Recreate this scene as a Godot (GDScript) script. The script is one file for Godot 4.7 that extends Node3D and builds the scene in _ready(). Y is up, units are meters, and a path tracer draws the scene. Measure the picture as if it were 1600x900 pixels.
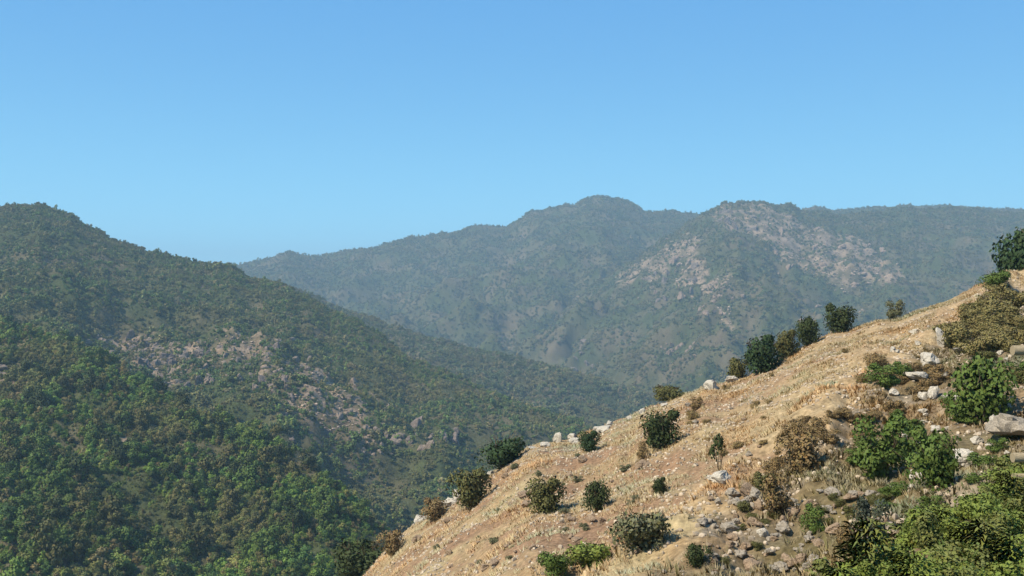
extends Node3D
# A dry hillside above a wooded valley, rocky hills and a hazy mountain behind.
# The eye is at the origin and looks along -z; d is the distance along -z, u = x / d, v = y / d.

const F := 1472.0            # focal length in pixels of a 1600 x 900 picture
var rng := RandomNumberGenerator.new()
var used := {}
var mats := {}

class Terrain:
	var u0 := -0.72
	var u1 := 0.72
	var nu := 10
	var d0 := 1.0
	var d1 := 2.0
	var nd := 10
	var h := PackedFloat32Array()
	var cv := PackedFloat32Array()      # v of the crest, per column
	var cd := PackedFloat32Array()      # distance of the crest, per column
	func col(u: float) -> float:
		return clampf((u - u0) / (u1 - u0) * (nu - 1), 0.0, nu - 1.001)
	func crest_v(u: float) -> float:
		var c := col(u)
		var i := int(c)
		return lerpf(cv[i], cv[i + 1], c - i)
	func crest_d(u: float) -> float:
		var c := col(u)
		var i := int(c)
		return lerpf(cd[i], cd[i + 1], c - i)
	func dist(j: float) -> float:
		return d0 * pow(d1 / d0, j / (nd - 1))
	func y(u: float, d: float) -> float:
		var c := col(u)
		var i := int(c)
		var a := c - i
		var r := clampf(log(d / d0) / log(d1 / d0) * (nd - 1), 0.0, nd - 1.001)
		var j := int(r)
		var b := r - j
		var k := j * nu + i
		return lerpf(lerpf(h[k], h[k + 1], a), lerpf(h[k + nu], h[k + nu + 1], a), b)
	func hit(u: float, v: float) -> Vector3:      # first point where the ground rises above the line of sight
		var d := d0 * 1.02
		var last := d
		while d < d1:
			if y(u, d) >= v * d:
				for n in 12:
					var m := (last + d) * 0.5
					if y(u, m) >= v * m: d = m
					else: last = m
				return Vector3(u * d, y(u, d), -d)
			last = d
			d *= 1.01
		var c := crest_d(u)
		return Vector3(u * c, y(u, c), -c)

func noise(seed_: int, metres: float, octaves := 4, ridged := false) -> FastNoiseLite:
	var n := FastNoiseLite.new()
	n.seed = seed_
	n.noise_type = FastNoiseLite.TYPE_SIMPLEX_SMOOTH
	n.frequency = 1.0 / metres
	n.fractal_type = FastNoiseLite.FRACTAL_RIDGED if ridged else FastNoiseLite.FRACTAL_FBM
	n.fractal_octaves = octaves
	return n

func U(px: float) -> float: return (px - 800.0) / F
func V(py: float) -> float: return (450.0 - py) / F

func along(points: Array, x: float) -> float:
	if x <= points[0][0]: return points[0][1] + (x - points[0][0]) * (points[1][1] - points[0][1]) / (points[1][0] - points[0][0])
	for k in range(1, points.size()):
		if x <= points[k][0]:
			var t: float = (x - points[k - 1][0]) / (points[k][0] - points[k - 1][0])
			return lerpf(points[k - 1][1], points[k][1], t)
	var m := points.size() - 1
	return points[m][1] + (x - points[m][0]) * (points[m][1] - points[m - 1][1]) / (points[m][0] - points[m - 1][0])

# ---------------------------------------------------------------- names and metas
func numbered(called: String) -> String:
	var n: int = used.get(called, 0)
	used[called] = n + 1
	return called if n == 0 else "%s_%03d" % [called, n]

func tag(o: Node, label: String, category: String, group := "", kind := ""):
	if label: o.set_meta("label", label)
	if category: o.set_meta("category", category)
	if group: o.set_meta("group", group)
	if kind: o.set_meta("kind", kind)

func part(parent: Node, called: String, mesh: Mesh, m: Material) -> MeshInstance3D:
	var o := MeshInstance3D.new()
	o.name = called
	o.mesh = mesh
	o.material_override = m
	parent.add_child(o, true)
	return o

func base(called: String, at: Vector3, turn := 0.0) -> Node3D:
	var o := Node3D.new()
	o.name = numbered(called)
	add_child(o, true)
	o.position = at
	o.rotation.y = turn
	return o

func solid(called: String, mesh: Mesh, m: Material) -> MeshInstance3D:
	return part(self, numbered(called), mesh, m)

# ---------------------------------------------------------------- materials
func lin(r: float, g: float, b: float) -> Color:
	return Color(r, g, b).linear_to_srgb()

func speckle(seed_: int, low: float, freq: float, normal := false) -> NoiseTexture2D:
	var t := NoiseTexture2D.new()
	t.width = 512
	t.height = 512
	t.seamless = true
	var n := FastNoiseLite.new()
	n.seed = seed_
	n.frequency = freq
	n.fractal_octaves = 6
	n.fractal_gain = 0.62
	t.noise = n
	if normal:
		t.as_normal_map = true
		t.bump_strength = 9.0
	else:
		var g := Gradient.new()
		g.set_color(0, Color(low, low, low))
		g.set_color(1, Color(1, 1, 1))
		t.color_ramp = g
	return t

func earth(called: String, scale_: float, low: float) -> StandardMaterial3D:
	var m := StandardMaterial3D.new()
	m.resource_name = called
	m.vertex_color_use_as_albedo = true
	m.roughness = 1.0
	m.metallic_specular = 0.1
	m.uv1_triplanar = true
	m.uv1_world_triplanar = true
	m.uv1_scale = Vector3.ONE * scale_
	m.albedo_texture = speckle(7, low, 0.02)
	m.normal_enabled = true
	m.normal_texture = speckle(11, low, 0.025, true)
	m.normal_scale = 0.8
	return m

func leaf_material(called: String, c: Color, through := 0.3) -> StandardMaterial3D:
	var m := StandardMaterial3D.new()
	m.resource_name = called
	m.albedo_color = c.linear_to_srgb()
	m.vertex_color_use_as_albedo = true
	m.roughness = 0.7
	m.metallic_specular = 0.25
	m.cull_mode = BaseMaterial3D.CULL_DISABLED
	if through > 0.0:
		m.backlight_enabled = true
		m.backlight = Color(through, through, through * 0.6)
	return m

func plain(called: String, c: Color, rough := 0.95) -> StandardMaterial3D:
	var m := StandardMaterial3D.new()
	m.resource_name = called
	m.albedo_color = c.linear_to_srgb()
	m.roughness = rough
	m.metallic_specular = 0.2
	return m

func stone(called: String, c: Color, scale_: float) -> StandardMaterial3D:
	var m := plain(called, c)
	m.uv1_triplanar = true
	m.uv1_world_triplanar = true
	m.uv1_scale = Vector3.ONE * scale_
	m.albedo_texture = speckle(23, 0.45, 0.03)
	m.normal_enabled = true
	m.normal_texture = speckle(29, 0.5, 0.03, true)
	return m

# ---------------------------------------------------------------- shapes
func terrain_mesh(t: Terrain, paint: Callable) -> ArrayMesh:
	var p := PackedVector3Array()
	var nrm := PackedVector3Array()
	var c := PackedColorArray()
	var ix := PackedInt32Array()
	p.resize(t.nu * t.nd)
	nrm.resize(t.nu * t.nd)
	c.resize(t.nu * t.nd)
	for j in t.nd:
		var d := t.dist(j)
		for i in t.nu:
			var u := lerpf(t.u0, t.u1, float(i) / (t.nu - 1))
			p[j * t.nu + i] = Vector3(u * d, t.h[j * t.nu + i], -d)
	for j in t.nd:
		for i in t.nu:
			var k := j * t.nu + i
			var across := p[j * t.nu + mini(i + 1, t.nu - 1)] - p[j * t.nu + maxi(i - 1, 0)]
			var away := p[mini(j + 1, t.nd - 1) * t.nu + i] - p[maxi(j - 1, 0) * t.nu + i]
			nrm[k] = across.cross(away).normalized()
			c[k] = paint.call(p[k], nrm[k])
	ix.resize((t.nu - 1) * (t.nd - 1) * 6)
	var w := 0
	for j in t.nd - 1:
		for i in t.nu - 1:
			var k := j * t.nu + i
			ix[w] = k; ix[w + 1] = k + t.nu; ix[w + 2] = k + 1
			ix[w + 3] = k + 1; ix[w + 4] = k + t.nu; ix[w + 5] = k + t.nu + 1
			w += 6
	var a := []
	a.resize(Mesh.ARRAY_MAX)
	a[Mesh.ARRAY_VERTEX] = p
	a[Mesh.ARRAY_NORMAL] = nrm
	a[Mesh.ARRAY_COLOR] = c
	a[Mesh.ARRAY_INDEX] = ix
	var m := ArrayMesh.new()
	m.add_surface_from_arrays(Mesh.PRIMITIVE_TRIANGLES, a)
	return m

func ball(r: RandomNumberGenerator) -> Vector3:
	var z := r.randf_range(-1, 1)
	var a := r.randf() * TAU
	var s := sqrt(1.0 - z * z)
	return Vector3(s * cos(a), z, s * sin(a))

# Leaves spread through a few overlapping lobes; about one metre wide, `tall` high, standing on y = 0.
func foliage(seed_: int, leaves: int, size: float, tall: float, lobes: int, low := 0.0, stretch := 1.0, inner := 0.55) -> ArrayMesh:
	var r := RandomNumberGenerator.new()
	r.seed = seed_
	var centre := []
	for k in lobes:
		var a := r.randf() * TAU
		var far := r.randf_range(0.06, 0.29 if leaves > 2000 else 0.38) if k > 0 else 0.0
		var rad := r.randf_range(0.1, 0.25) if k > 0 else 0.27
		var y := lerpf(low + rad * 0.5, tall - rad * 0.85, pow(r.randf(), 1.3))
		if k == 0: y = lerpf(low, tall, 0.4)
		centre.append([Vector3(cos(a) * far, y, sin(a) * far), rad, r.randf_range(0.8, 1.2)])
	var p := PackedVector3Array()
	var nrm := PackedVector3Array()
	var c := PackedColorArray()
	for k in leaves:
		var lobe: Array = centre[r.randi() % lobes]
		var out := ball(r)
		if out.y < -0.3 and r.randf() < 0.6: out.y = -out.y
		var rad: float = lobe[1] * lerpf(inner, 1.12, sqrt(r.randf()))
		if r.randf() < 0.16: rad *= r.randf_range(1.05, 1.4)
		var at: Vector3 = lobe[0] + out * rad * Vector3(1, 1.05, 1)
		if at.y < low * 0.5: at.y = low * 0.5 + r.randf() * 0.05
		var n := (out + ball(r) * 0.9).normalized()
		var side := n.cross(ball(r)).normalized()
		var up := n.cross(side)
		var s := size * r.randf_range(0.55, 1.3)
		var bent := (n + out * 0.8).normalized()
		var tone: float = lobe[2] * r.randf_range(0.7, 1.3)
		var warm := r.randf_range(0.85, 1.2)
		var col := Color(tone * warm, tone, tone * r.randf_range(0.7, 1.1))
		var a := at - side * s * 0.5
		var b := at + up * s * 0.55 * stretch
		var e := at + side * s * 0.5
		var f := at - up * s * 0.55 * stretch
		for q in [a, b, e, a, e, f]:
			p.append(q)
			nrm.append(bent)
			c.append(col)
	var arr := []
	arr.resize(Mesh.ARRAY_MAX)
	arr[Mesh.ARRAY_VERTEX] = p
	arr[Mesh.ARRAY_NORMAL] = nrm
	arr[Mesh.ARRAY_COLOR] = c
	var m := ArrayMesh.new()
	m.add_surface_from_arrays(Mesh.PRIMITIVE_TRIANGLES, arr)
	return m

func limb(st: SurfaceTool, a: Vector3, b: Vector3, ra: float, rb: float, sides := 6):
	var dir := (b - a).normalized()
	var x := dir.cross(Vector3(0.31, 0.2, 0.93)).normalized()
	var z := dir.cross(x)
	for k in sides:
		var t0 := TAU * k / sides
		var t1 := TAU * (k + 1) / sides
		var n0 := x * cos(t0) + z * sin(t0)
		var n1 := x * cos(t1) + z * sin(t1)
		for q in [[a, n0, ra], [b, n0, rb], [b, n1, rb], [a, n0, ra], [b, n1, rb], [a, n1, ra]]:
			st.set_normal(q[1])
			st.add_vertex(q[0] + q[1] * q[2])

func stems(seed_: int, tall: float, count: int, thick: float, spread := 0.28) -> ArrayMesh:
	var r := RandomNumberGenerator.new()
	r.seed = seed_
	var st := SurfaceTool.new()
	st.begin(Mesh.PRIMITIVE_TRIANGLES)
	for k in count:
		var a := TAU * (k + r.randf()) / count
		var foot := Vector3(cos(a), 0, sin(a)) * thick * (0.0 if count == 1 else 1.5) + Vector3.DOWN * 0.12
		var mid := Vector3(cos(a) * spread * 0.45, tall * 0.45, sin(a) * spread * 0.45) if count > 1 else Vector3(0.02, tall * 0.5, -0.01)
		var tip := Vector3(cos(a + 0.4) * spread, tall * 0.85, sin(a + 0.4) * spread)
		limb(st, foot, mid, thick, thick * 0.65)
		limb(st, mid, tip, thick * 0.65, thick * 0.25)
		for s in 3:
			var from := mid.lerp(tip, 0.15 + 0.25 * s)
			limb(st, from, from + (ball(r) + Vector3.UP * 0.6).normalized() * tall * 0.28, thick * 0.35, thick * 0.12, 4)
	return st.commit()

# A broken block: a ball cut by planes, about one metre across.
func rock(seed_: int, n: int, cuts: int, rough: float) -> ArrayMesh:
	var r := RandomNumberGenerator.new()
	r.seed = seed_
	var planes := []
	for k in cuts: planes.append([ball(r), r.randf_range(0.24, 0.45)])
	var fuzz := noise(seed_, 0.45, 3)
	var st := SurfaceTool.new()
	st.begin(Mesh.PRIMITIVE_TRIANGLES)
	st.set_smooth_group(-1)
	var spot := func(face: int, a: int, b: int) -> Vector3:
		var q := Vector3(1, 2.0 * a / n - 1.0, 2.0 * b / n - 1.0)
		if face % 2: q = Vector3(-1, q.y, -q.z)
		q = [q, Vector3(q.z, q.x, q.y), Vector3(q.y, q.z, q.x)][face >> 1]
		q = q.normalized()
		var rad := 0.56
		for pl in planes:
			var c: float = q.dot(pl[0])
			if c > 0.05: rad = minf(rad, pl[1] / c)
		return q * rad * (1.0 + rough * fuzz.get_noise_3dv(q * 0.5))
	for face in 6:
		for a in n:
			for b in n:
				var v0: Vector3 = spot.call(face, a, b)
				var v1: Vector3 = spot.call(face, a + 1, b)
				var v2: Vector3 = spot.call(face, a + 1, b + 1)
				var v3: Vector3 = spot.call(face, a, b + 1)
				for q in [v0, v2, v1, v0, v3, v2]: st.add_vertex(q)
	st.generate_normals()
	return st.commit()

# A tuft of thin blades, 1 m high.
func tuft(seed_: int, blades: int, width: float, lean: float) -> ArrayMesh:
	var r := RandomNumberGenerator.new()
	r.seed = seed_
	var st := SurfaceTool.new()
	st.begin(Mesh.PRIMITIVE_TRIANGLES)
	for k in blades:
		var a := r.randf() * TAU
		var dir := Vector3(cos(a), 0, sin(a))
		var side := Vector3(-sin(a), 0, cos(a)) * width
		var foot := dir * r.randf() * 0.25
		var l := r.randf_range(0.5, 1.0)
		var tip := foot + dir * l * lean * r.randf_range(0.4, 1.3) + Vector3.UP * l
		var tone := r.randf_range(0.75, 1.2)
		st.set_color(Color(tone, tone, tone))
		st.set_normal((Vector3.UP + dir * 0.5).normalized())
		st.add_vertex(foot - side)
		st.add_vertex(tip)
		st.add_vertex(foot + side)
	return st.commit()

# A weed with broad leaves on arching stalks, about one metre wide and high.
func leafy(seed_: int, leaves: int, size: float) -> ArrayMesh:
	var r := RandomNumberGenerator.new()
	r.seed = seed_
	var st := SurfaceTool.new()
	st.begin(Mesh.PRIMITIVE_TRIANGLES)
	for k in leaves:
		var a := r.randf() * TAU
		var rise := pow(r.randf(), 0.7)
		var at := Vector3(cos(a), 0, sin(a)) * r.randf_range(0.05, 0.48) * (1.05 - rise * 0.6) + Vector3.UP * (0.08 + rise * 0.85)
		var dir := (Vector3(cos(a), r.randf_range(-0.5, 0.6), sin(a)) + ball(r) * 0.5).normalized()
		var side := dir.cross(Vector3.UP).normalized()
		var up := side.cross(dir)
		var s := size * r.randf_range(0.6, 1.35)
		var tone := r.randf_range(0.7, 1.25)
		st.set_color(Color(tone * r.randf_range(0.85, 1.3), tone, tone * r.randf_range(0.6, 1.0)))
		var tip := at + dir * s - up * s * 0.18
		var mid := at + dir * s * 0.45 + up * s * 0.06
		for sgn in [-1.0, 1.0]:
			var edge: Vector3 = mid + side * s * 0.3 * sgn + up * s * 0.1
			st.set_normal((up - side * sgn * 0.35).normalized())
			st.add_vertex(at); st.add_vertex(edge); st.add_vertex(mid)
			st.add_vertex(mid); st.add_vertex(edge); st.add_vertex(tip)
	return st.commit()

func swarm(called: String, label: String, category: String, mesh: Mesh, m: Material, rows: PackedFloat32Array):
	var mm := MultiMesh.new()
	mm.transform_format = MultiMesh.TRANSFORM_3D
	mm.use_colors = true
	mm.mesh = mesh
	mm.instance_count = rows.size() / 16
	mm.buffer = rows
	var o := MultiMeshInstance3D.new()
	o.name = numbered(called)
	o.multimesh = mm
	o.material_override = m
	add_child(o, true)
	tag(o, label, category, "", "stuff")

func row(rows: PackedFloat32Array, at: Vector3, turn: float, wide: float, tall: float, c: Color):
	var s := sin(turn) * wide
	var k := cos(turn) * wide
	rows.append_array([k, 0.0, s, at.x, 0.0, tall, 0.0, at.y, -s, 0.0, k, at.z, c.r, c.g, c.b, 1.0])

func mixed(a: Array, r: RandomNumberGenerator) -> Color:
	var c: Color = a[r.randi() % a.size()]
	var k := r.randf_range(0.8, 1.25)
	return Color(c.r * k, c.g * k, c.b * k)

# ---------------------------------------------------------------- ground of a far layer
func raise(t: Terrain, crest: Array, far: Array, c: float, gully: FastNoiseLite, deep: float, fine: FastNoiseLite, rough: float, wobble: float):
	var line := noise(91, 0.02, 4)
	t.h.resize(t.nu * t.nd)
	t.cv.resize(t.nu)
	t.cd.resize(t.nu)
	for i in t.nu:
		var u := lerpf(t.u0, t.u1, float(i) / (t.nu - 1))
		var px := 800.0 + u * F
		t.cd[i] = along(far, px)
		t.cv[i] = V(along(crest, px)) + line.get_noise_2d(u, t.d0) * wobble
	for j in t.nd:
		var d := t.dist(j)
		for i in t.nu:
			var u := lerpf(t.u0, t.u1, float(i) / (t.nu - 1))
			var D := t.cd[i]
			var v := t.cv[i]
			var y := 0.0
			var x := u * d
			if d <= D:
				var w := smoothstep(0.0, 0.28, (D - d) / D)
				y = d * v + c * (1.0 - d / D)
				y -= deep * (0.5 - 0.5 * gully.get_noise_2d(x, d)) * lerpf(0.06, 1.0, w)
				y += rough * fine.get_noise_2d(x, d) * lerpf(0.25, 1.0, w) + deep * 0.03
			else:
				y = D * v - (d - D) * 0.42 + rough * fine.get_noise_2d(x, d) * 0.25
			t.h[j * t.nu + i] = y

var fore := Terrain.new()
var slope := Terrain.new()
var hill := Terrain.new()
var rocky := Terrain.new()
var spur := Terrain.new()
var far_range := Terrain.new()

const FORE_CREST := [[300, 1130], [560, 905], [600, 862], [640, 822], [700, 785], [760, 745], [800, 716], [840, 692], [900, 684], [950, 664], [1010, 636], [1060, 620], [1110, 604], [1165, 588], [1230, 556], [1290, 523], [1350, 509], [1420, 491], [1480, 467], [1540, 442], [1580, 432], [1640, 420], [1900, 380]]
const NEAR_EDGE := [[900, 980], [1000, 905], [1060, 855], [1150, 770], [1240, 688], [1330, 625], [1400, 578], [1480, 512], [1560, 460], [1590, 441], [1700, 380]]

func raise_fore():
	var t := fore
	t.nu = 560; t.nd = 420; t.d0 = 3.0; t.d1 = 230.0
	var big := noise(3, 14.0, 4)
	var small := noise(4, 2.2, 4)
	var line := noise(5, 0.03, 3)
	var shelf := noise(6, 4.5, 3, true)
	t.h.resize(t.nu * t.nd); t.cv.resize(t.nu); t.cd.resize(t.nu)
	for i in t.nu:
		var u := lerpf(t.u0, t.u1, float(i) / (t.nu - 1))
		var px := 800.0 + u * F
		t.cd[i] = 62.0 + 6.0 * u
		t.cv[i] = V(along(FORE_CREST, px)) + line.get_noise_2d(u, 0.0) * 0.003
	for j in t.nd:
		var d := t.dist(j)
		for i in t.nu:
			var u := lerpf(t.u0, t.u1, float(i) / (t.nu - 1))
			var px := 800.0 + u * F
			var D := t.cd[i]
			var v := t.cv[i]
			var x := u * d
			var y := 0.0
			var relief := 0.55 * big.get_noise_2d(x, d) + 0.22 * small.get_noise_2d(x, d)
			if d <= D:
				var w := smoothstep(0.0, 0.2, (D - d) / D)
				y = d * v - 6.0 * (1.0 - d / D)
				var e := V(along(NEAR_EDGE, px)) - v - 6.0 / D
				var edge := -6.0 / minf(e, -0.06)
				y += 0.9 * smoothstep(edge - 14.0, edge - 1.0, d) * (1.0 - smoothstep(edge - 0.4, edge + 4.0, d)) * (1.0 - smoothstep(D - 10.0, D, d))
				y += relief * lerpf(0.25, 1.0, w)
				if d < edge: y += 0.28 * shelf.get_noise_2d(x, d)
			else:
				var q := d - D
				y = D * v + q * (v - 0.1) - 0.02 * q * q if q < 12.0 else D * v + 12.0 * (v - 0.1) - 2.88 - (q - 12.0) * 0.62
				y += relief * 0.25
			# the level ground beside the road, held by a bank
			var out := ((u * d - 2.0) - (d - 5.6) * 0.88) * -0.75
			y = maxf(y, -1.8 + 0.08 * small.get_noise_2d(x * 2.0, d * 2.0) - 1.25 * maxf(0.0, out))
			t.h[j * t.nu + i] = y

func near_zone(p: Vector3) -> float:      # positive on the near, stonier side of the break in the slope
	var u := p.x / -p.z
	return V(along(NEAR_EDGE, 800.0 + u * F)) - p.y / -p.z

func in_frame(u: float, v: float) -> bool:
	return absf(u) < 0.6 and v > -0.34

func _ready():
	rng.seed = 5
	# camera, sky, sun, exposure, air
	var cam := Camera3D.new()
	cam.name = "camera"
	cam.fov = rad_to_deg(2.0 * atan(450.0 / F))
	cam.far = 12000.0
	cam.near = 0.1
	add_child(cam)
	var sky := ProceduralSkyMaterial.new()
	sky.sky_top_color = lin(0.072, 0.242, 0.535)
	sky.sky_horizon_color = lin(0.315, 0.75, 0.93)
	sky.sky_curve = 0.09
	sky.ground_bottom_color = lin(0.08, 0.09, 0.07)
	sky.ground_horizon_color = lin(0.22, 0.42, 0.55)
	sky.sun_angle_max = 12.0
	var env := Environment.new()
	env.background_mode = Environment.BG_SKY
	env.sky = Sky.new()
	env.sky.sky_material = sky
	env.tonemap_mode = Environment.TONE_MAPPER_LINEAR
	env.tonemap_exposure = 1.5
	env.fog_enabled = true
	env.fog_density = 0.00024
	env.fog_light_color = lin(0.5, 0.78, 1.0)
	env.sdfgi_enabled = true
	env.ssao_enabled = true
	env.ssil_enabled = true
	var we := WorldEnvironment.new()
	we.name = "environment"
	we.environment = env
	add_child(we)
	var sun := DirectionalLight3D.new()
	sun.name = "sun"
	sun.light_energy = 1.6
	sun.light_color = Color(1.0, 0.94, 0.84)
	sun.light_angular_distance = 0.5
	sun.shadow_enabled = true
	add_child(sun)
	sun.look_at_from_position(Vector3(-58, 74, 30), Vector3.ZERO)

	setting()
	print("setting ", Time.get_ticks_msec())
	prepare()
	woods()
	print("woods ", Time.get_ticks_msec())
	crags()
	hillside_plants()
	print("plants ", Time.get_ticks_msec())
	stones()
	grass()
	roadside()
	print("done ", Time.get_ticks_msec())

# ---------------------------------------------------------------- the setting
var bare := []        # bare rocky places: [Vector3, radius]

func bare_at(p: Vector3) -> float:
	var most := 0.0
	for b in bare:
		var q: Vector3 = p - b[0]
		var r: float = b[1]
		var k: float = 1.0 - (q.x * q.x + q.z * q.z * 0.16) / (r * r)
		most = maxf(most, k)
	return most

func setting():
	raise_fore()
	slope.nu = 300; slope.nd = 240; slope.d0 = 110.0; slope.d1 = 720.0
	raise(slope, [[-300, 470], [0, 512], [60, 524], [150, 556], [230, 604], [320, 650], [420, 690], [500, 738], [560, 790], [620, 860], [700, 950], [900, 1150]],
		[[-300, 460], [0, 430], [560, 270], [700, 240]], -101.0, noise(21, 90.0, 4, true), 9.0, noise(22, 25.0, 4), 4.5, 0.006)
	hill.nu = 340; hill.nd = 280; hill.d0 = 230.0; hill.d1 = 1400.0
	raise(hill, [[-250, 345], [-100, 330], [0, 324], [60, 319], [110, 337], [170, 372], [250, 397], [310, 410], [360, 416], [400, 439], [440, 444], [480, 462], [520, 488], [560, 500], [600, 528], [640, 562], [690, 576], [740, 604], [820, 632], [900, 660], [1000, 695], [1100, 735], [1600, 900]],
		[[-250, 960], [60, 930], [360, 850], [700, 700], [1100, 560], [1600, 500]], -122.0, noise(31, 190.0, 4, true), 34.0, noise(32, 45.0, 4), 8.0, 0.003)
	rocky.nu = 380; rocky.nd = 300; rocky.d0 = 640.0; rocky.d1 = 2500.0
	raise(rocky, [[200, 760], [600, 610], [760, 560], [830, 525], [870, 492], [920, 450], [970, 420], [1000, 398], [1050, 366], [1080, 346], [1110, 327], [1140, 316], [1180, 317], [1230, 319], [1260, 330], [1300, 333], [1360, 331], [1420, 325], [1500, 325], [1600, 333], [1700, 338], [1900, 345]],
		[[200, 1500], [800, 1750], [1150, 1850], [1600, 1950]], -385.0, noise(41, 330.0, 5, true), 85.0, noise(42, 80.0, 5), 20.0, 0.004)
	far_range.nu = 380; far_range.nd = 260; far_range.d0 = 1150.0; far_range.d1 = 3700.0
	raise(far_range, [[-300, 430], [200, 425], [380, 414], [415, 402], [450, 393], [480, 400], [520, 400], [560, 390], [640, 372], [700, 365], [740, 353], [790, 355], [830, 332], [880, 321], [898, 323], [915, 310], [940, 306], [985, 316], [1010, 330], [1080, 332], [1120, 336], [1250, 327], [1275, 322], [1300, 330], [1360, 328], [1420, 322], [1500, 323], [1560, 328], [1600, 330], [1900, 345]],
		[[-300, 2300], [800, 2450], [1100, 2400], [1700, 2300]], -470.0, noise(51, 520.0, 5, true), 165.0, noise(52, 150.0, 5), 34.0, 0.0008)
	spur.nu = 300; spur.nd = 220; spur.d0 = 480.0; spur.d1 = 1700.0
	raise(spur, [[-200, 440], [200, 424], [380, 432], [480, 458], [560, 492], [650, 522], [740, 544], [800, 556], [860, 572], [950, 598], [1100, 640], [1600, 800]],
		[[-200, 1150], [500, 1200], [900, 1050], [1600, 900]], -190.0, noise(45, 240.0, 5, true), 52.0, noise(46, 60.0, 5), 13.0, 0.004)
	for b in [[1062, 392, 34], [985, 430, 22], [1020, 420, 30], [1120, 450, 24], [1140, 340, 26], [1230, 372, 60], [1330, 396, 62], [1290, 410, 40], [1190, 345, 40], [1135, 485, 12], [1080, 425, 26]]:
		var p := rocky.hit(U(b[0]), V(b[1]))
		bare.append([p, b[2] / F * -p.z])
	for b in [[190, 548, 40], [260, 565, 40], [330, 560, 40], [390, 560, 46], [440, 575, 36], [480, 590, 44], [500, 630, 46], [540, 650, 36], [270, 590, 26], [570, 672, 18], [330, 448, 16]]:
		var p := hill.hit(U(b[0]), V(b[1]))
		bare.append([p, b[2] / F * -p.z])
	for b in [[15, 590, 34], [180, 690, 40], [330, 640, 30], [200, 640, 26]]:
		var p := slope.hit(U(b[0]), V(b[1]))
		bare.append([p, b[2] / F * -p.z * 0.7])

	var patch := noise(61, 60.0, 4)
	var patch2 := noise(62, 9.0, 4)
	var rock_c := Color(0.38, 0.285, 0.205)
	var soil := Color(0.19, 0.15, 0.10)
	var green := Color(0.085, 0.105, 0.045)
	var paint_far := func(p: Vector3, n: Vector3) -> Color:
		var b := bare_at(p)
		var k := patch.get_noise_2d(p.x * 0.7, p.z * 0.7)
		var c := green.lerp(soil, clampf(0.3 + k * 1.0, 0.0, 0.8))
		var f := patch2.get_noise_2d(p.x * 0.35, p.z * 0.35)
		if b > 0.0: c = c.lerp(soil.lerp(rock_c, clampf(0.6 + f * 1.6, 0.0, 1.0)), clampf(b * 1.1 + f * 2.2, 0.0, 0.85))
		return c * (1.0 + 0.35 * f)
	var far_soil := earth("scrub soil", 0.05, 0.6)
	for l in [[far_range, "far_mountain", "hazy blue mountain ridge with a flat topped summit behind the rocky hill", "mountain"], [rocky, "rocky_mountain", "scrub covered hill with bare pinkish rock faces in front of the blue ridge", "hill"], [spur, "valley_spur", "low blue green spur between the rounded hill and the distant ridge", "spur"], [hill, "wooded_hill", "grey green hill with a rounded top above the band of broken rocks", "hill"], [slope, "valley_slope", "dark green wooded slope falling into the valley", "slope"]]:
		var o := solid(l[1], terrain_mesh(l[0], paint_far), far_soil)
		tag(o, l[2], l[3], "", "structure")

	var gold := Color(0.50, 0.36, 0.20)
	var straw := Color(0.52, 0.42, 0.24)
	var red := Color(0.37, 0.235, 0.145)
	var brown := Color(0.31, 0.225, 0.13)
	var olive := Color(0.20, 0.165, 0.08)
	var grey := Color(0.37, 0.31, 0.23)
	var p1 := noise(71, 9.0, 4)
	var p2 := noise(72, 3.0, 4)
	var p3 := noise(73, 0.7, 3)
	var paint_fore := func(p: Vector3, n: Vector3) -> Color:
		var a := p1.get_noise_2d(p.x, p.z)
		var b := p2.get_noise_2d(p.x, p.z)
		var e := p3.get_noise_2d(p.x, p.z)
		var z := near_zone(p) + b * 0.02
		var c := gold.lerp(straw, clampf(0.4 + b * 1.6, 0.0, 1.0)).lerp(red, clampf(0.45 + a * 2.2 + e * 0.6, 0.0, 0.92))
		c = c.lerp(Color(0.60, 0.455, 0.265), clampf((p.x / -p.z - 0.18) * 5.0, 0.0, 0.75) * clampf(0.75 + b, 0.0, 1.0))
		if z > 0.0:
			var q := brown.lerp(grey, clampf(0.35 + b * 1.6 + e * 0.6, 0.0, 1.0)).lerp(olive, clampf(0.15 + a * 1.8, 0.0, 0.9))
			c = c.lerp(q, clampf(z * 60.0, 0.0, 1.0))
		return c * (1.0 + 0.4 * e)
	var o := solid("hillside", terrain_mesh(fore, paint_fore), earth("dry hillside soil", 0.45, 0.55))
	tag(o, "dry golden hillside with stones and bushes descending into the valley", "hillside", "", "structure")
	var sheet := PlaneMesh.new()
	sheet.size = Vector2(9000, 9000)
	sheet.subdivide_depth = 4
	o = solid("ground", sheet, plain("valley soil", Color(0.08, 0.08, 0.045)))
	o.position = Vector3(0, -330, -1500)
	tag(o, "low valley ground under the hills", "ground", "", "structure")

# ---------------------------------------------------------------- shared shapes and materials
var crowns := []
var far_crowns := []
var bushes := []
var bush_stems: ArrayMesh
var trunk: ArrayMesh
var rocks := []
var weeds := []

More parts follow.
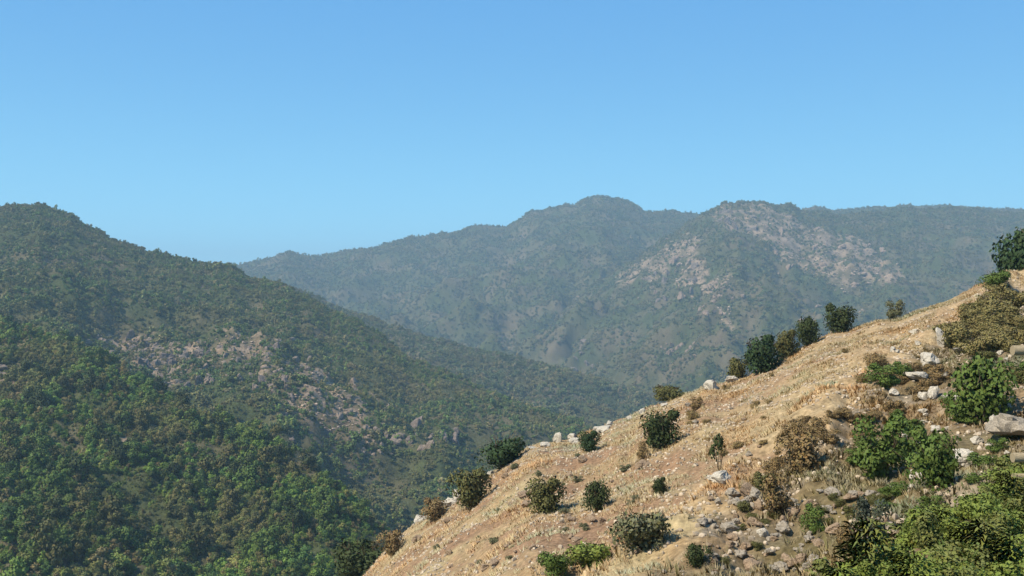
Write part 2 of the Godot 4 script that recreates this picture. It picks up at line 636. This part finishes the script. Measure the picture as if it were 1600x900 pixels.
func prepare():
	for k in 4: crowns.append(foliage(100 + k, 1000, 0.072, [0.85, 1.0, 0.75, 1.15][k], 9, 0.08))
	for k in 3: far_crowns.append(foliage(120 + k, 190, 0.15, [0.8, 0.95, 0.7][k], 6, 0.02))
	for k in 4: bushes.append(foliage(140 + k, 3200, 0.042, [0.8, 0.7, 0.9, 0.55][k], [12, 11, 14, 12][k], 0.0, 1.3, 0.3))
	bush_stems = stems(160, 0.7, 6, 0.014)
	trunk = stems(161, 0.8, 1, 0.03, 0.2)
	for k in 6: rocks.append(rock(180 + k, 6, [11, 14, 12, 16, 13, 15][k], 0.35))
	for k in 3: weeds.append(leafy(200 + k, [330, 380, 280][k], [0.12, 0.1, 0.14][k]))
	mats.bark = plain("bark", Color(0.10, 0.075, 0.05))
	mats.mass = leaf_material("scrub leaves", Color(1, 1, 1), 0.2)
	for c in [["dark", 0.045, 0.062, 0.024], ["deep", 0.038, 0.068, 0.03], ["olive", 0.105, 0.105, 0.04], ["grey", 0.135, 0.14, 0.08], ["green", 0.09, 0.135, 0.033], ["bright", 0.15, 0.19, 0.045], ["meadow", 0.14, 0.155, 0.05], ["wood", 0.085, 0.135, 0.034], ["brown", 0.21, 0.15, 0.075], ["blue", 0.06, 0.075, 0.058], ["dry", 0.24, 0.18, 0.085], ["ridge", 0.19, 0.165, 0.07]]:
		mats[c[0]] = leaf_material(c[0] + " leaves", Color(c[1], c[2], c[3]))
	mats.pale_rock = stone("pale stone", Color(0.78, 0.72, 0.60), 1.3)
	mats.grey_rock = stone("grey stone", Color(0.50, 0.44, 0.35), 1.3)
	mats.warm_rock = stone("warm stone", Color(0.46, 0.34, 0.23), 1.3)
	mats.crag = stone("crag stone", Color(0.39, 0.315, 0.25), 0.09)
	mats.face = stone("warm crag stone", Color(0.46, 0.345, 0.26), 0.09)
	mats.crag_dark = stone("dark crag stone", Color(0.31, 0.255, 0.22), 0.09)

# ---------------------------------------------------------------- woods on the far slopes
const MAQUIS := [Color(0.116, 0.183, 0.039), Color(0.146, 0.213, 0.044), Color(0.085, 0.159, 0.044), Color(0.183, 0.189, 0.061), Color(0.055, 0.098, 0.032), Color(0.189, 0.159, 0.073), Color(0.152, 0.244, 0.049), Color(0.110, 0.177, 0.037)]
const HEATH := [Color(0.108, 0.156, 0.050), Color(0.150, 0.174, 0.062), Color(0.084, 0.138, 0.048), Color(0.192, 0.174, 0.084), Color(0.062, 0.098, 0.036), Color(0.120, 0.180, 0.050)]

func hides(over: Array, u: float, v: float) -> bool:
	for t in over:
		if v < t.crest_v(u) - 0.03: return true
	return false

var tint := noise(77, 75.0, 4)

func scatter(t: Terrain, count: int, over: Array, wide: Vector2, clump: FastNoiseLite, gap: float, tones: Array) -> Array:
	var out := []
	var a := t.d0 * t.d0
	var b := 0.0
	for i in t.nu: b = maxf(b, t.cd[i])
	b *= 1.02
	b *= b
	for k in count:
		var d := sqrt(lerpf(a, b, rng.randf()))
		var u := rng.randf_range(-0.6, 0.6)
		if d > t.crest_d(u) * 1.015: continue
		var n := clump.get_noise_2d(u * d, d)
		var open := n + rng.randf_range(-0.3, 0.3) < gap
		var y := t.y(u, d)
		var s := lerpf(wide.x, wide.y, pow(rng.randf(), 1.6)) * (1.0 + 0.35 * n)
		if d < 1000.0 and rng.randf() < 0.1: s *= rng.randf_range(1.3, 2.0)
		if open: s *= rng.randf_range(0.22, 0.5)
		if not in_frame(u, (y + s) / d) or hides(over, u, (y + s) / d): continue
		var p := Vector3(u * d, y, -d)
		if bare_at(p) + 0.8 * n > 0.15 and rng.randf() < 0.62: continue
		var c := mixed(tones, rng)
		var w := tint.get_noise_2d(u * d, d)
		c = c.lerp(Color(0.19, 0.165, 0.075), clampf(w * 1.8, 0.0, 0.6))
		out.append([p, s, c * (1.0 + 0.5 * n)])
	return out

func plant_mass(called: String, label: String, list: Array, shapes: Array):
	var n := shapes.size()
	for k in n:
		var rows := PackedFloat32Array()
		for i in range(k, list.size(), n):
			var e: Array = list[i]
			row(rows, e[0] + Vector3.DOWN * e[1] * 0.12, rng.randf() * TAU, e[1], e[1] * rng.randf_range(0.75, 1.2), e[2])
		if rows.size(): swarm(called, label, "scrub", shapes[k], mats.mass, rows)

func woods():
	var blue_green := [Color(0.10, 0.135, 0.055), Color(0.13, 0.15, 0.065), Color(0.07, 0.10, 0.045), Color(0.18, 0.16, 0.09)]
	plant_mass("far_scrub", "hazy scrub on the distant blue ridge", scatter(far_range, 130000, [fore, hill, rocky, spur], Vector2(4, 8), noise(301, 120.0), -0.22, blue_green), far_crowns)
	plant_mass("mountain_scrub", "scrub between the bare rock faces of the rocky hill", scatter(rocky, 150000, [fore, hill, spur], Vector2(3, 6.5), noise(302, 70.0), -0.2, blue_green), far_crowns)
	plant_mass("spur_scrub", "blue green scrub on the spur below the distant ridge", scatter(spur, 110000, [fore, slope, hill], Vector2(3, 6), noise(305, 50.0), -0.24, blue_green), far_crowns)
	plant_mass("hill_scrub", "dense scrub on the grey green hill", scatter(hill, 190000, [fore, slope], Vector2(1.4, 3.6), noise(303, 35.0), -0.22, HEATH), far_crowns)
	var list := scatter(slope, 100000, [fore], Vector2(1.2, 4.2), noise(304, 30.0), -0.14, MAQUIS)
	list.sort_custom(func(p, q): return p[1] / -p[0].z > q[1] / -q[0].z)
	# the trees that show largest stand alone, the others make up the wood
	var tones := ["dark", "wood", "olive", "green"]
	var source := {}
	var picked := []
	var rest := []
	for e in list:
		var u: float = e[0].x / -e[0].z
		var v: float = e[0].y / -e[0].z
		if picked.size() < 290 and absf(u) < 0.535 and v > -0.295 and v > fore.crest_v(u): picked.append(e)
		else: rest.append(e)
	for k in picked.size():
		var e: Array = picked[k]
		var tone: String = tones[rng.randi() % 4]
		var key := tone + str(k % 4)
		var o: Node3D
		var looks: Dictionary = {"dark": "blackish green", "wood": "mid green", "olive": "olive brown", "green": "fresh green"}
		var tall := rng.randf_range(0.8, 1.25)
		var build: String = "tall" if tall > 1.1 else ("squat" if tall < 0.95 else "round")
		var place: String = "low" if e[0].y < -62.0 else ("midway" if e[0].y < -40.0 else "high")
		var clearing: String = " beside a bare patch" if bare_at(e[0]) > -1.5 else ""
		if source.has(key):
			o = source[key].duplicate()
			o.name = numbered("valley_tree")
			add_child(o, true)
		else:
			o = base("valley_tree", Vector3.ZERO)
			part(o, "trunk", trunk, mats.bark)
			part(o, "crown", crowns[k % 4], mats[tone])
			source[key] = o
		tag(o, "%s %s %s tree %s on the wooded valley slope%s" % ["large" if e[1] > 4.2 else "smaller", build, looks[tone], place, clearing], "tree", tone + " trees of the valley slope")
		o.position = e[0] + Vector3.DOWN * e[1] * 0.05
		o.rotation.y = rng.randf() * TAU
		o.scale = Vector3(e[1], e[1] * tall, e[1]) * 1.08
	plant_mass("valley_wood", "dense green wood filling the valley slope", rest, crowns)

# ---------------------------------------------------------------- rock faces on the hills
func crags():
	for e in [[hill, "broken_rock", 270, [[150, 530, 250, 575], [240, 535, 330, 600], [320, 530, 450, 600], [420, 560, 560, 620], [440, 600, 620, 690], [560, 660, 720, 710], [130, 525, 460, 610]], Vector2(6, 18), "grey rock in the band of broken rocks", "rocks of the broken band"],
			[rocky, "rock_face", 190, [[960, 400, 1100, 470], [1040, 365, 1090, 420], [1080, 430, 1160, 490], [1120, 322, 1180, 360], [1180, 350, 1290, 420], [1270, 375, 1390, 430], [855, 525, 930, 575], [1030, 535, 1090, 560], [900, 380, 1400, 560]], Vector2(4, 13), "rock face on the rocky scrub hill", "rock faces of the rocky hill"]]:
		var t: Terrain = e[0]
		var source := {}
		for k in e[2]:
			var box: Array = e[3][k % e[3].size()]
			var p := t.hit(U(rng.randf_range(box[0], box[2])), V(rng.randf_range(box[1], box[3])))
			var s: float = rng.randf_range(e[4].x, e[4].y) / F * -p.z * (1.0 if rng.randf() < 0.8 else 1.35)
			var dark: bool = k % 3 == 0
			var key: int = k % 12
			var o: MeshInstance3D
			if source.has(key):
				o = source[key].duplicate()
				o.name = numbered(e[1])
				add_child(o, true)
			else:
				o = solid(e[1], rocks[k % 6], mats.crag_dark if dark else (mats.face if t == rocky else mats.crag))
				source[key] = o
			o.position = p + Vector3.DOWN * s * 0.2
			o.rotation = Vector3(rng.randf_range(-0.4, 0.4), rng.randf() * TAU, rng.randf_range(-0.4, 0.4))
			var high := rng.randf_range(0.7, 1.7)
			o.scale = Vector3(s * rng.randf_range(0.7, 1.3), s * high, s)
			var near_d: String = "lower" if k % e[3].size() > e[3].size() / 2 else "upper"
			tag(o, "%s %s %s %s, %s part" % ["big" if s / -p.z * F > (e[4].x + e[4].y) * 0.5 else "small", "upright" if high > 1.35 else ("flat" if high < 0.95 else "blocky"), "dark" if dark else "pale", e[5], near_d], "rock", ("dark " if dark else "pale ") + e[6])

# ---------------------------------------------------------------- bushes of the near hillside
var marks := []      # named things that lie on the near hillside: [Vector3, phrase]

func beside(p: Vector3) -> String:
	var best := ""
	var least := 1e9
	for m in marks:
		var q: float = p.distance_to(m[0])
		if q < least:
			least = q
			best = m[1]
	return best

func bush(called: String, label: String, px: float, py: float, wide: float, tall: float, tone: String, shape: int, group := "", category := "bush") -> Node3D:
	var p := fore.hit(U(px), V(py))
	var m := -p.z / F
	var o := base(called, p + Vector3.DOWN * 0.04, rng.randf() * TAU)
	part(o, "stems", bush_stems, mats.bark)
	part(o, "foliage", bushes[shape], mats[tone])
	var high: float = [0.8, 0.7, 0.9, 0.55][shape]
	o.scale = Vector3(wide * m, tall * m / high * 0.95, wide * m) * 1.18
	tag(o, label, category, group)
	return o

func hillside_plants():
	for b in [
		["bush", "large dark green bush on the skyline of the golden slope, biggest of its row", 1190, 582, 66, 60, "deep", 0],
		["bush", "olive bush beside the biggest dark bush on the skyline row", 1228, 560, 44, 46, "olive", 0],
		["bush", "small dark bush between two larger ones on the golden skyline", 1262, 540, 40, 42, "dark", 1],
		["bush", "dark rounded bush standing alone above the yellow grass of the skyline", 1312, 514, 52, 46, "dark", 0],
		["bush", "small grey green bush on the skyline by the upper golden slope", 1398, 494, 30, 30, "grey", 2],
		["bush", "olive bush just below the biggest dark bush on the skyline", 1150, 590, 40, 32, "olive", 1],
		["bush", "low olive green bush over the pale rim of the slope", 1046, 622, 50, 20, "olive", 3],
		["bush", "tall dark green bush on the reddish slope under the pale rim", 1032, 698, 70, 60, "dark", 0],
		["bush", "small round dark green bush among stones of the rim", 921, 704, 38, 34, "deep", 0],
		["bush", "little rusty brown bush below the tall dark green bush", 1004, 718, 22, 28, "brown", 2],
		["bush", "round grey olive bush on the stony reddish slope", 853, 802, 66, 60, "olive", 0],
		["bush", "dark bush with a long shadow among reddish stones", 932, 800, 46, 46, "dark", 1],
		["bush", "wide olive bush on the lower rim above brown stones", 742, 790, 74, 54, "olive", 1],
		["bush", "deep green bush hanging over the rim into the valley", 786, 730, 70, 40, "deep", 3],
		["bush", "brown dry bush on the lower rim", 680, 812, 44, 36, "brown", 0],
		["bush", "dark brown bush in a hollow of the lower rim", 616, 866, 44, 36, "brown", 1],
		["bush", "wide dark olive bush where the rim drops into the valley", 566, 898, 90, 44, "dark", 3],
		["bush", "broad grey green bush spreading low over the golden slope", 1000, 858, 96, 54, "grey", 3],
		["bush", "bright green strip of low bush in the stony slope", 922, 884, 80, 34, "bright", 3],
		["bush", "olive green bush beside the bright green strip", 868, 898, 56, 32, "green", 3],
		["bush", "small dark thorny bush beside the brown one in the middle slope", 1030, 772, 28, 28, "dark", 0],
		["bush", "tiny brown bush on the rim near the pale rocks", 1088, 640, 22, 20, "brown", 2],
		["bush", "dark olive bush in the rubble at the foot of the slope", 1086, 884, 44, 34, "dark", 1],
		["bush", "yellow green bush in the grey rubble", 1272, 834, 46, 44, "green", 2],
		["bush", "blue grey upright bush above the roadside weeds", 1362, 856, 56, 76, "blue", 2],
		["bush", "dark brown bush beside the blue grey upright bush", 1322, 858, 40, 40, "brown", 0],
		["bush", "leafy green bush left under the pale boulders", 1376, 748, 92, 96, "green", 2],
		["bush", "mid green bush between the pale boulders and the weeds", 1462, 760, 86, 96, "green", 0],
		["bush", "bright green bush beside the grey boulder", 1535, 660, 104, 96, "green", 1],
		["bush", "dry brown bush on the break of the slope", 1214, 806, 60, 62, "brown", 2],
		["bush", "olive brown bush above the dry one on the break of slope", 1256, 735, 74, 56, "brown", 1],
		["bush", "yellow olive bush growing over the track on the ridge", 1556, 448, 46, 22, "green", 3],
		["bush", "olive bush in the rubble above the yellow green bush", 1195, 770, 40, 34, "olive", 0]]:
		var label: String = b[1].replace(" left ", " ")
		var grown := bush(b[0], label, b[2], b[3], b[4], b[5], b[6], b[7])
		var short: String = label
		for cut in [" on ", " beside ", " between ", " standing ", " just ", " over ", " among ", " below ", " above ", " hanging ", " in ", " where ", " spreading ", " near ", " under ", " with ", " of ", " growing "]:
			short = short.split(cut)[0]
		marks.append([grown.position, "the " + short])
	# the tree that shows over the ridge
	var at := fore.hit(U(1598), V(434))
	var o := base("ridge_tree", Vector3(U(1594) * (4.0 - at.z), at.y - 0.7, at.z - 4.0))
	part(o, "trunk", trunk, mats.bark)
	part(o, "crown", bushes[0], mats.deep)
	o.scale = Vector3(4.2, 5.4, 4.2)
	tag(o, "dark green tree rising behind the track on the ridge", "tree")
	# thin shrub by the pale boulder
	o = base("thin_shrub", fore.hit(U(1124), V(738)), 0.4)
	part(o, "stems", bush_stems, mats.bark)
	part(o, "foliage", foliage(171, 260, 0.09, 0.9, 4, 0.3), mats.dark)
	o.scale = Vector3(0.75, 1.35, 0.75)
	tag(o, "thin dark upright shrub beside the pale boulder on the open slope", "shrub")
	# lower scrub of one kind
	for e in [[40, "olive_shrub", "ridge", "low olive shrub on the ridge", "olive shrubs of the ridge", [1440, 462, 1600, 560], Vector2(26, 54)],
			[10, "dark_shrub", "olive", "dark green shrub on the ridge", "dark shrubs of the ridge", [1490, 470, 1600, 600], Vector2(22, 46)],
			[46, "brown_shrub", "brown", "brown dry shrub", "brown shrubs on the break of slope", [1190, 560, 1500, 780], Vector2(18, 42)],
			[34, "bank_shrub", "green", "green shrub in the growth along the stony bank", "green shrubs of the stony bank", [1340, 590, 1600, 820], Vector2(26, 58)],
			[26, "rim_shrub", "grey", "grey green shrub", "grey shrubs of the lower slope", [620, 690, 1000, 890], Vector2(10, 22)],
			[26, "rubble_shrub", "olive", "olive shrub in the rubble", "olive shrubs in the rubble", [1080, 780, 1420, 890], Vector2(14, 30)],
			[16, "straw_shrub", "dry", "pale straw coloured shrub", "straw shrubs of the golden slope", [1060, 540, 1420, 720], Vector2(10, 22)]]:
		var done := 0
		var tries := 0
		while done < e[0] and tries < 2000:
			tries += 1
			var px := rng.randf_range(e[5][0], e[5][2])
			var py := rng.randf_range(e[5][1], e[5][3])
			if py < along(FORE_CREST, px) + (26.0 if e[1] == "olive_shrub" or e[1] == "dark_shrub" else 8.0): continue
			var z: float = along(NEAR_EDGE, px) - py
			if (e[1] == "straw_shrub" and z < 0.0) or (e[1] == "brown_shrub" and absf(z + 30.0) > 55.0) or (e[1] == "olive_shrub" and z > -6.0): continue
			var w := rng.randf_range(e[6].x, e[6].y)
			var high := rng.randf_range(0.35, 0.65)
			var grown := bush(e[1], e[3], px, py, w, w * high, e[2], rng.randi() % 4, e[4], "shrub")
			grown.set_meta("label", "%s %s near %s" % ["bigger" if w > (e[6].x + e[6].y) * 0.5 else "small", e[3], beside(grown.position)])
			done += 1

# ---------------------------------------------------------------- stones of the near hillside
func boulder(called: String, label: String, px: float, py: float, wide: float, tall: float, m: String, shape: int, group := ""):
	var p := fore.hit(U(px), V(py))
	var k := -p.z / F
	var o := solid(called, rocks[shape], mats[m])
	o.position = p + Vector3.UP * tall * k * 0.28
	o.rotation = Vector3(rng.randf_range(-0.25, 0.25), rng.randf() * TAU, rng.randf_range(-0.25, 0.25))
	o.scale = Vector3(wide * k, tall * k, wide * k) * 1.05
	tag(o, label, "rock", group)

func stones():
	for b in [
		["upright white boulder at the top of the pale outcrop", 1472, 540, 18, 34, 0], ["pale slanting slab under the upright white boulder", 1452, 572, 36, 26, 1], ["wide pale slab at the middle of the outcrop", 1436, 594, 40, 20, 2],
		["white block at the end of the wide pale slab", 1472, 592, 26, 18, 3], ["pale leaning block below the wide slab", 1458, 622, 20, 28, 4], ["small white block beside the pale leaning block", 1478, 626, 18, 14, 5],
		["white block touching the bright green bush", 1500, 628, 22, 14, 0], ["white pointed block under the one touching the green bush", 1503, 650, 20, 22, 1], ["narrow pale block low in the outcrop", 1464, 678, 16, 20, 2],
		["tall narrow pale stone beside the grey boulder", 1552, 672, 16, 34, 4], ["large pale boulder above the reddish earth bank", 1512, 726, 40, 34, 3], ["pale rounded stone between green bushes", 1438, 706, 22, 40, 5],
		["pale boulder at the foot of the thin dark shrub", 1126, 752, 46, 22, 1], ["small pale stone beside the boulder of the thin shrub", 1110, 750, 14, 12, 2], ["bright stone in the grey rubble", 1192, 838, 16, 20, 3]]:
		boulder("pale_boulder", b[0], b[1], b[2], b[3], b[4], "pale_rock", b[5])
	for b in [["pale ledge of bare rock at the clearing on the wooded slope", 4, 592, 26, 11], ["white stone at the end of the pale ledge on the wooded slope", 29, 589, 16, 9], ["pale stone behind the ledge on the wooded slope", 3, 578, 18, 8], ["light stone alone among trees of the wooded slope", 168, 694, 14, 8]]:
		var p := slope.hit(U(b[1]), V(b[2]))
		var k := -p.z / F
		var o := solid("slope_ledge", rocks[2], mats.crag)
		o.position = p + Vector3.UP * 0.7
		o.rotation.y = 0.3
		o.scale = Vector3(b[3] * k, b[4] * k * 2.0, b[3] * k * 0.6)
		tag(o, b[0], "rock")
	boulder("grey_boulder", "large grey boulder in front of the bright green bush", 1588, 682, 70, 46, "grey_rock", 2)
	boulder("grey_boulder", "long grey slab behind the pale outcrop", 1508, 552, 54, 14, "grey_rock", 4)
	for e in [[26, "rim_stone", "pale_rock", "pale stone on the rim", "pale stones of the rim", [], Vector2(9, 22)],
			[150, "rubble_stone", "grey_rock", "grey stone in the rubble", "grey rubble stones", [1090, 770, 1400, 900], Vector2(7, 22)],
			[60, "slope_stone", "warm_rock", "reddish stone", "reddish stones of the lower slope", [640, 720, 1010, 895], Vector2(6, 17)],
			[60, "outcrop_stone", "pale_rock", "pale outcrop stone", "small stones of the outcrop", [1390, 510, 1580, 770], Vector2(6, 17)],
			[30, "field_stone", "grey_rock", "grey stone on golden grass", "small stones of the golden slope", [1000, 600, 1400, 760], Vector2(4, 10)]]:
		var source := []
		var done := 0
		while done < e[0]:
			var px := 0.0
			var py := 0.0
			if e[5].is_empty():
				px = rng.randf_range(590, 1180)
				py = along(FORE_CREST, px) + rng.randf_range(2, 9)
			else:
				px = rng.randf_range(e[5][0], e[5][2])
				py = rng.randf_range(e[5][1], e[5][3])
				if py < along(FORE_CREST, px) + 8.0: continue
			var s := rng.randf_range(e[6].x, e[6].y)
			if rng.randf() < 0.5: s *= 0.7
			var across := rng.randf_range(0.9, 1.5)
			var high := rng.randf_range(0.6, 1.1)
			var label := "%s %s %s near %s" % ["big" if s > e[6].y * 0.6 else "small", "flat" if high < 0.6 * across else "blocky", e[3], beside(fore.hit(U(px), V(py)))]
			var m: String = e[2]
			var family: String = e[4]
			if m == "grey_rock" and rng.randf() < 0.45:
				m = "warm_rock"
				label = label.replace("grey", "brownish")
				family = family.replace("grey", "brownish") + ", brownish"
			boulder(e[1], label, px, py, s * across, s * high, m, rng.randi() % 6, family)
			done += 1
	# broken stone below the rock faces of the hills
	for e in [[hill, [130, 520, 720, 710], 4200, Vector2(0.5, 2.6), "broken stone between the rocks of the wooded hill", [fore, slope]], [rocky, [850, 320, 1420, 580], 8500, Vector2(1.2, 5.0), "broken stone on the bare faces of the rocky hill", [fore, hill, spur]]]:
		var t: Terrain = e[0]
		var list := PackedFloat32Array()
		for k in e[2]:
			var u := U(rng.randf_range(e[1][0], e[1][2]))
			var p := t.hit(u, V(rng.randf_range(e[1][1], e[1][3])))
			if bare_at(p) < 0.05 or hides(e[5], u, p.y / -p.z): continue
			var s := lerpf(e[3].x, e[3].y, pow(rng.randf(), 2.0))
			var g := rng.randf_range(0.55, 1.15)
			row(list, p + Vector3.UP * s * 0.1, rng.randf() * TAU, s, s * rng.randf_range(0.5, 1.2), Color(0.36 * g, 0.28 * g, 0.215 * g))
		var sm := plain("scree", Color(1, 1, 1))
		sm.vertex_color_use_as_albedo = true
		swarm("scree", e[4], "rubble", rock(191, 2, 8, 0.3), sm, list)
	# gravel
	var rows := PackedFloat32Array()
	var lumps := noise(401, 5.0)
	for k in 26000:
		var d := sqrt(lerpf(81.0, 3900.0, rng.randf()))
		var u := rng.randf_range(-0.3, 0.6)
		var y := fore.y(u, d)
		if d > fore.crest_d(u) or not in_frame(u, y / d): continue
		if lumps.get_noise_2d(u * d, d) + rng.randf_range(-0.25, 0.25) < 0.02: continue
		var s := rng.randf_range(0.05, 0.2)
		var g := rng.randf_range(0.6, 1.2)
		row(rows, Vector3(u * d, y + s * 0.15, -d), rng.randf() * TAU, s, s * rng.randf_range(0.5, 0.9), Color(0.42 * g, 0.35 * g, 0.26 * g))
	var gm := plain("gravel", Color(1, 1, 1))
	gm.vertex_color_use_as_albedo = true
	swarm("gravel", "loose gravel and small stones over the dry slope", "gravel", rock(190, 2, 8, 0.2), gm, rows)

# ---------------------------------------------------------------- grass
func grass():
	var rows := [PackedFloat32Array(), PackedFloat32Array()]
	var lumps := noise(411, 3.5)
	var tone := noise(412, 8.0)
	var gold := [Color(0.50, 0.38, 0.21), Color(0.54, 0.44, 0.25), Color(0.45, 0.32, 0.18), Color(0.58, 0.49, 0.29)]
	var dull := [Color(0.30, 0.24, 0.13), Color(0.36, 0.29, 0.16), Color(0.20, 0.18, 0.08), Color(0.42, 0.35, 0.2)]
	for k in 210000:
		var d := sqrt(lerpf(64.0, 4200.0, rng.randf()))
		var u := rng.randf_range(-0.25, 0.6)
		if d > fore.crest_d(u) * 1.01: continue
		var n := lumps.get_noise_2d(u * d, d)
		if n + 0.7 * tone.get_noise_2d(u * d + 90.0, d) + rng.randf_range(-0.2, 0.2) < 0.02: continue
		var y := fore.y(u, d)
		if not in_frame(u, (y + 0.4) / d): continue
		if u < 0.2 and rng.randf() < 0.4: continue
		var p := Vector3(u * d, y - 0.02, -d)
		var near := near_zone(p) > 0.0
		var c := mixed(dull if near else gold, rng)
		var w := tone.get_noise_2d(u * d, d)
		c = Color(c.r * (1.0 + 0.3 * w), c.g * (1.0 - 0.1 * w), c.b * (1.0 - 0.3 * w))
		var tall := rng.randf_range(0.05, 0.16) * (1.0 + 1.2 * n)
		row(rows[k % 2], p, rng.randf() * TAU, tall * 1.6, tall, c)
	for e in marks:
		for k in 46:
			var a := rng.randf() * TAU
			var far := rng.randf_range(0.3, 1.7)
			var x: float = e[0].x + cos(a) * far
			var d: float = -e[0].z + sin(a) * far
			var tall := rng.randf_range(0.15, 0.38) * (1.2 - far * 0.4)
			row(rows[k % 2], Vector3(x, fore.y(x / d, d) - 0.03, -d), rng.randf() * TAU, tall * 1.1, tall, mixed(dull if near_zone(Vector3(x, e[0].y, -d)) > 0.0 else gold, rng))
	var m := leaf_material("dry grass", Color(1, 1, 1), 0.3)
	for k in 2: swarm("dry_grass", "short dry golden grass covering the hillside", "grass", tuft(420 + k, 9, 0.045, 0.6), m, rows[k])

# ---------------------------------------------------------------- the edge of the road
func roadside():
	var spots := []
	var tries := 0
	while spots.size() < 110 and tries < 6000:
		tries += 1
		var d := rng.randf_range(5.2, 10.5)
		var u := rng.randf_range(0.33, 0.6)
		var x := u * d
		var out := ((x - 2.0) - (d - 5.6) * 0.88) * -0.75
		if out > 0.6 or out < -2.2: continue
		var close := false
		for s in spots:
			if Vector2(s.x - x, -s.z - d).length() < 0.2: close = true
		if close: continue
		spots.append(Vector3(x, fore.y(u, d), -d))
	for k in spots.size():
		var o := base("broadleaf_weed", spots[k] + Vector3.DOWN * 0.03, rng.randf() * TAU)
		part(o, "stems", bush_stems, mats.green)
		part(o, "leaves", weeds[k % 3] if k % 4 == 0 else bushes[k % 4], mats.bright if k % 3 else mats.meadow)
		var s := rng.randf_range(0.3, 0.5)
		o.scale = Vector3(s, s * rng.randf_range(0.7, 1.0), s)
		var kind := "bright green" if k % 3 else "dull green"
		var d: float = -spots[k].z
		var out: float = ((spots[k].x - 2.0) - (d - 5.6) * 0.88) * -0.75
		var place := "beside the rail fence" if spots[k].distance_to(Vector3(4.5, -1.8, -8.0)) < 0.9 else ("on the edge of the roadside bank" if out > -0.35 else "in the thicket of the roadside")
		tag(o, "%s %s %s weed %s" % ["big" if s > 0.4 else "small", kind, "broad leaved" if k % 4 == 0 else "fine leaved", place], "weed", kind + " weeds of the roadside bank")
	# the end of a rail fence
	var wood := plain("weathered wood", Color(0.55, 0.45, 0.29))
	wood.uv1_triplanar = true
	wood.uv1_scale = Vector3(14, 1.5, 14)
	wood.albedo_texture = speckle(37, 0.5, 0.03)
	var f := base("rail_fence", Vector3(4.75, -1.8, -8.0))
	tag(f, "weathered wooden rail fence with pale rails ending beside the green weeds", "fence")
	var post := BoxMesh.new()
	post.size = Vector3(0.11, 1.45, 0.11)
	for x in [0.08, 2.2]:
		part(f, "post", post, wood).position = Vector3(x, 0.62, -0.09)
	for r in [[-0.53, 0.085], [-1.44, 0.085], [-1.60, 0.05]]:
		var q := CylinderMesh.new()
		q.top_radius = r[1] * 0.5
		q.bottom_radius = r[1] * 0.58
		q.height = 3.2
		q.radial_segments = 12
		var pole := part(f, "rail", q, wood)
		pole.position = Vector3(1.1, r[0] + 1.8, 0.0)
		pole.rotation.z = PI / 2
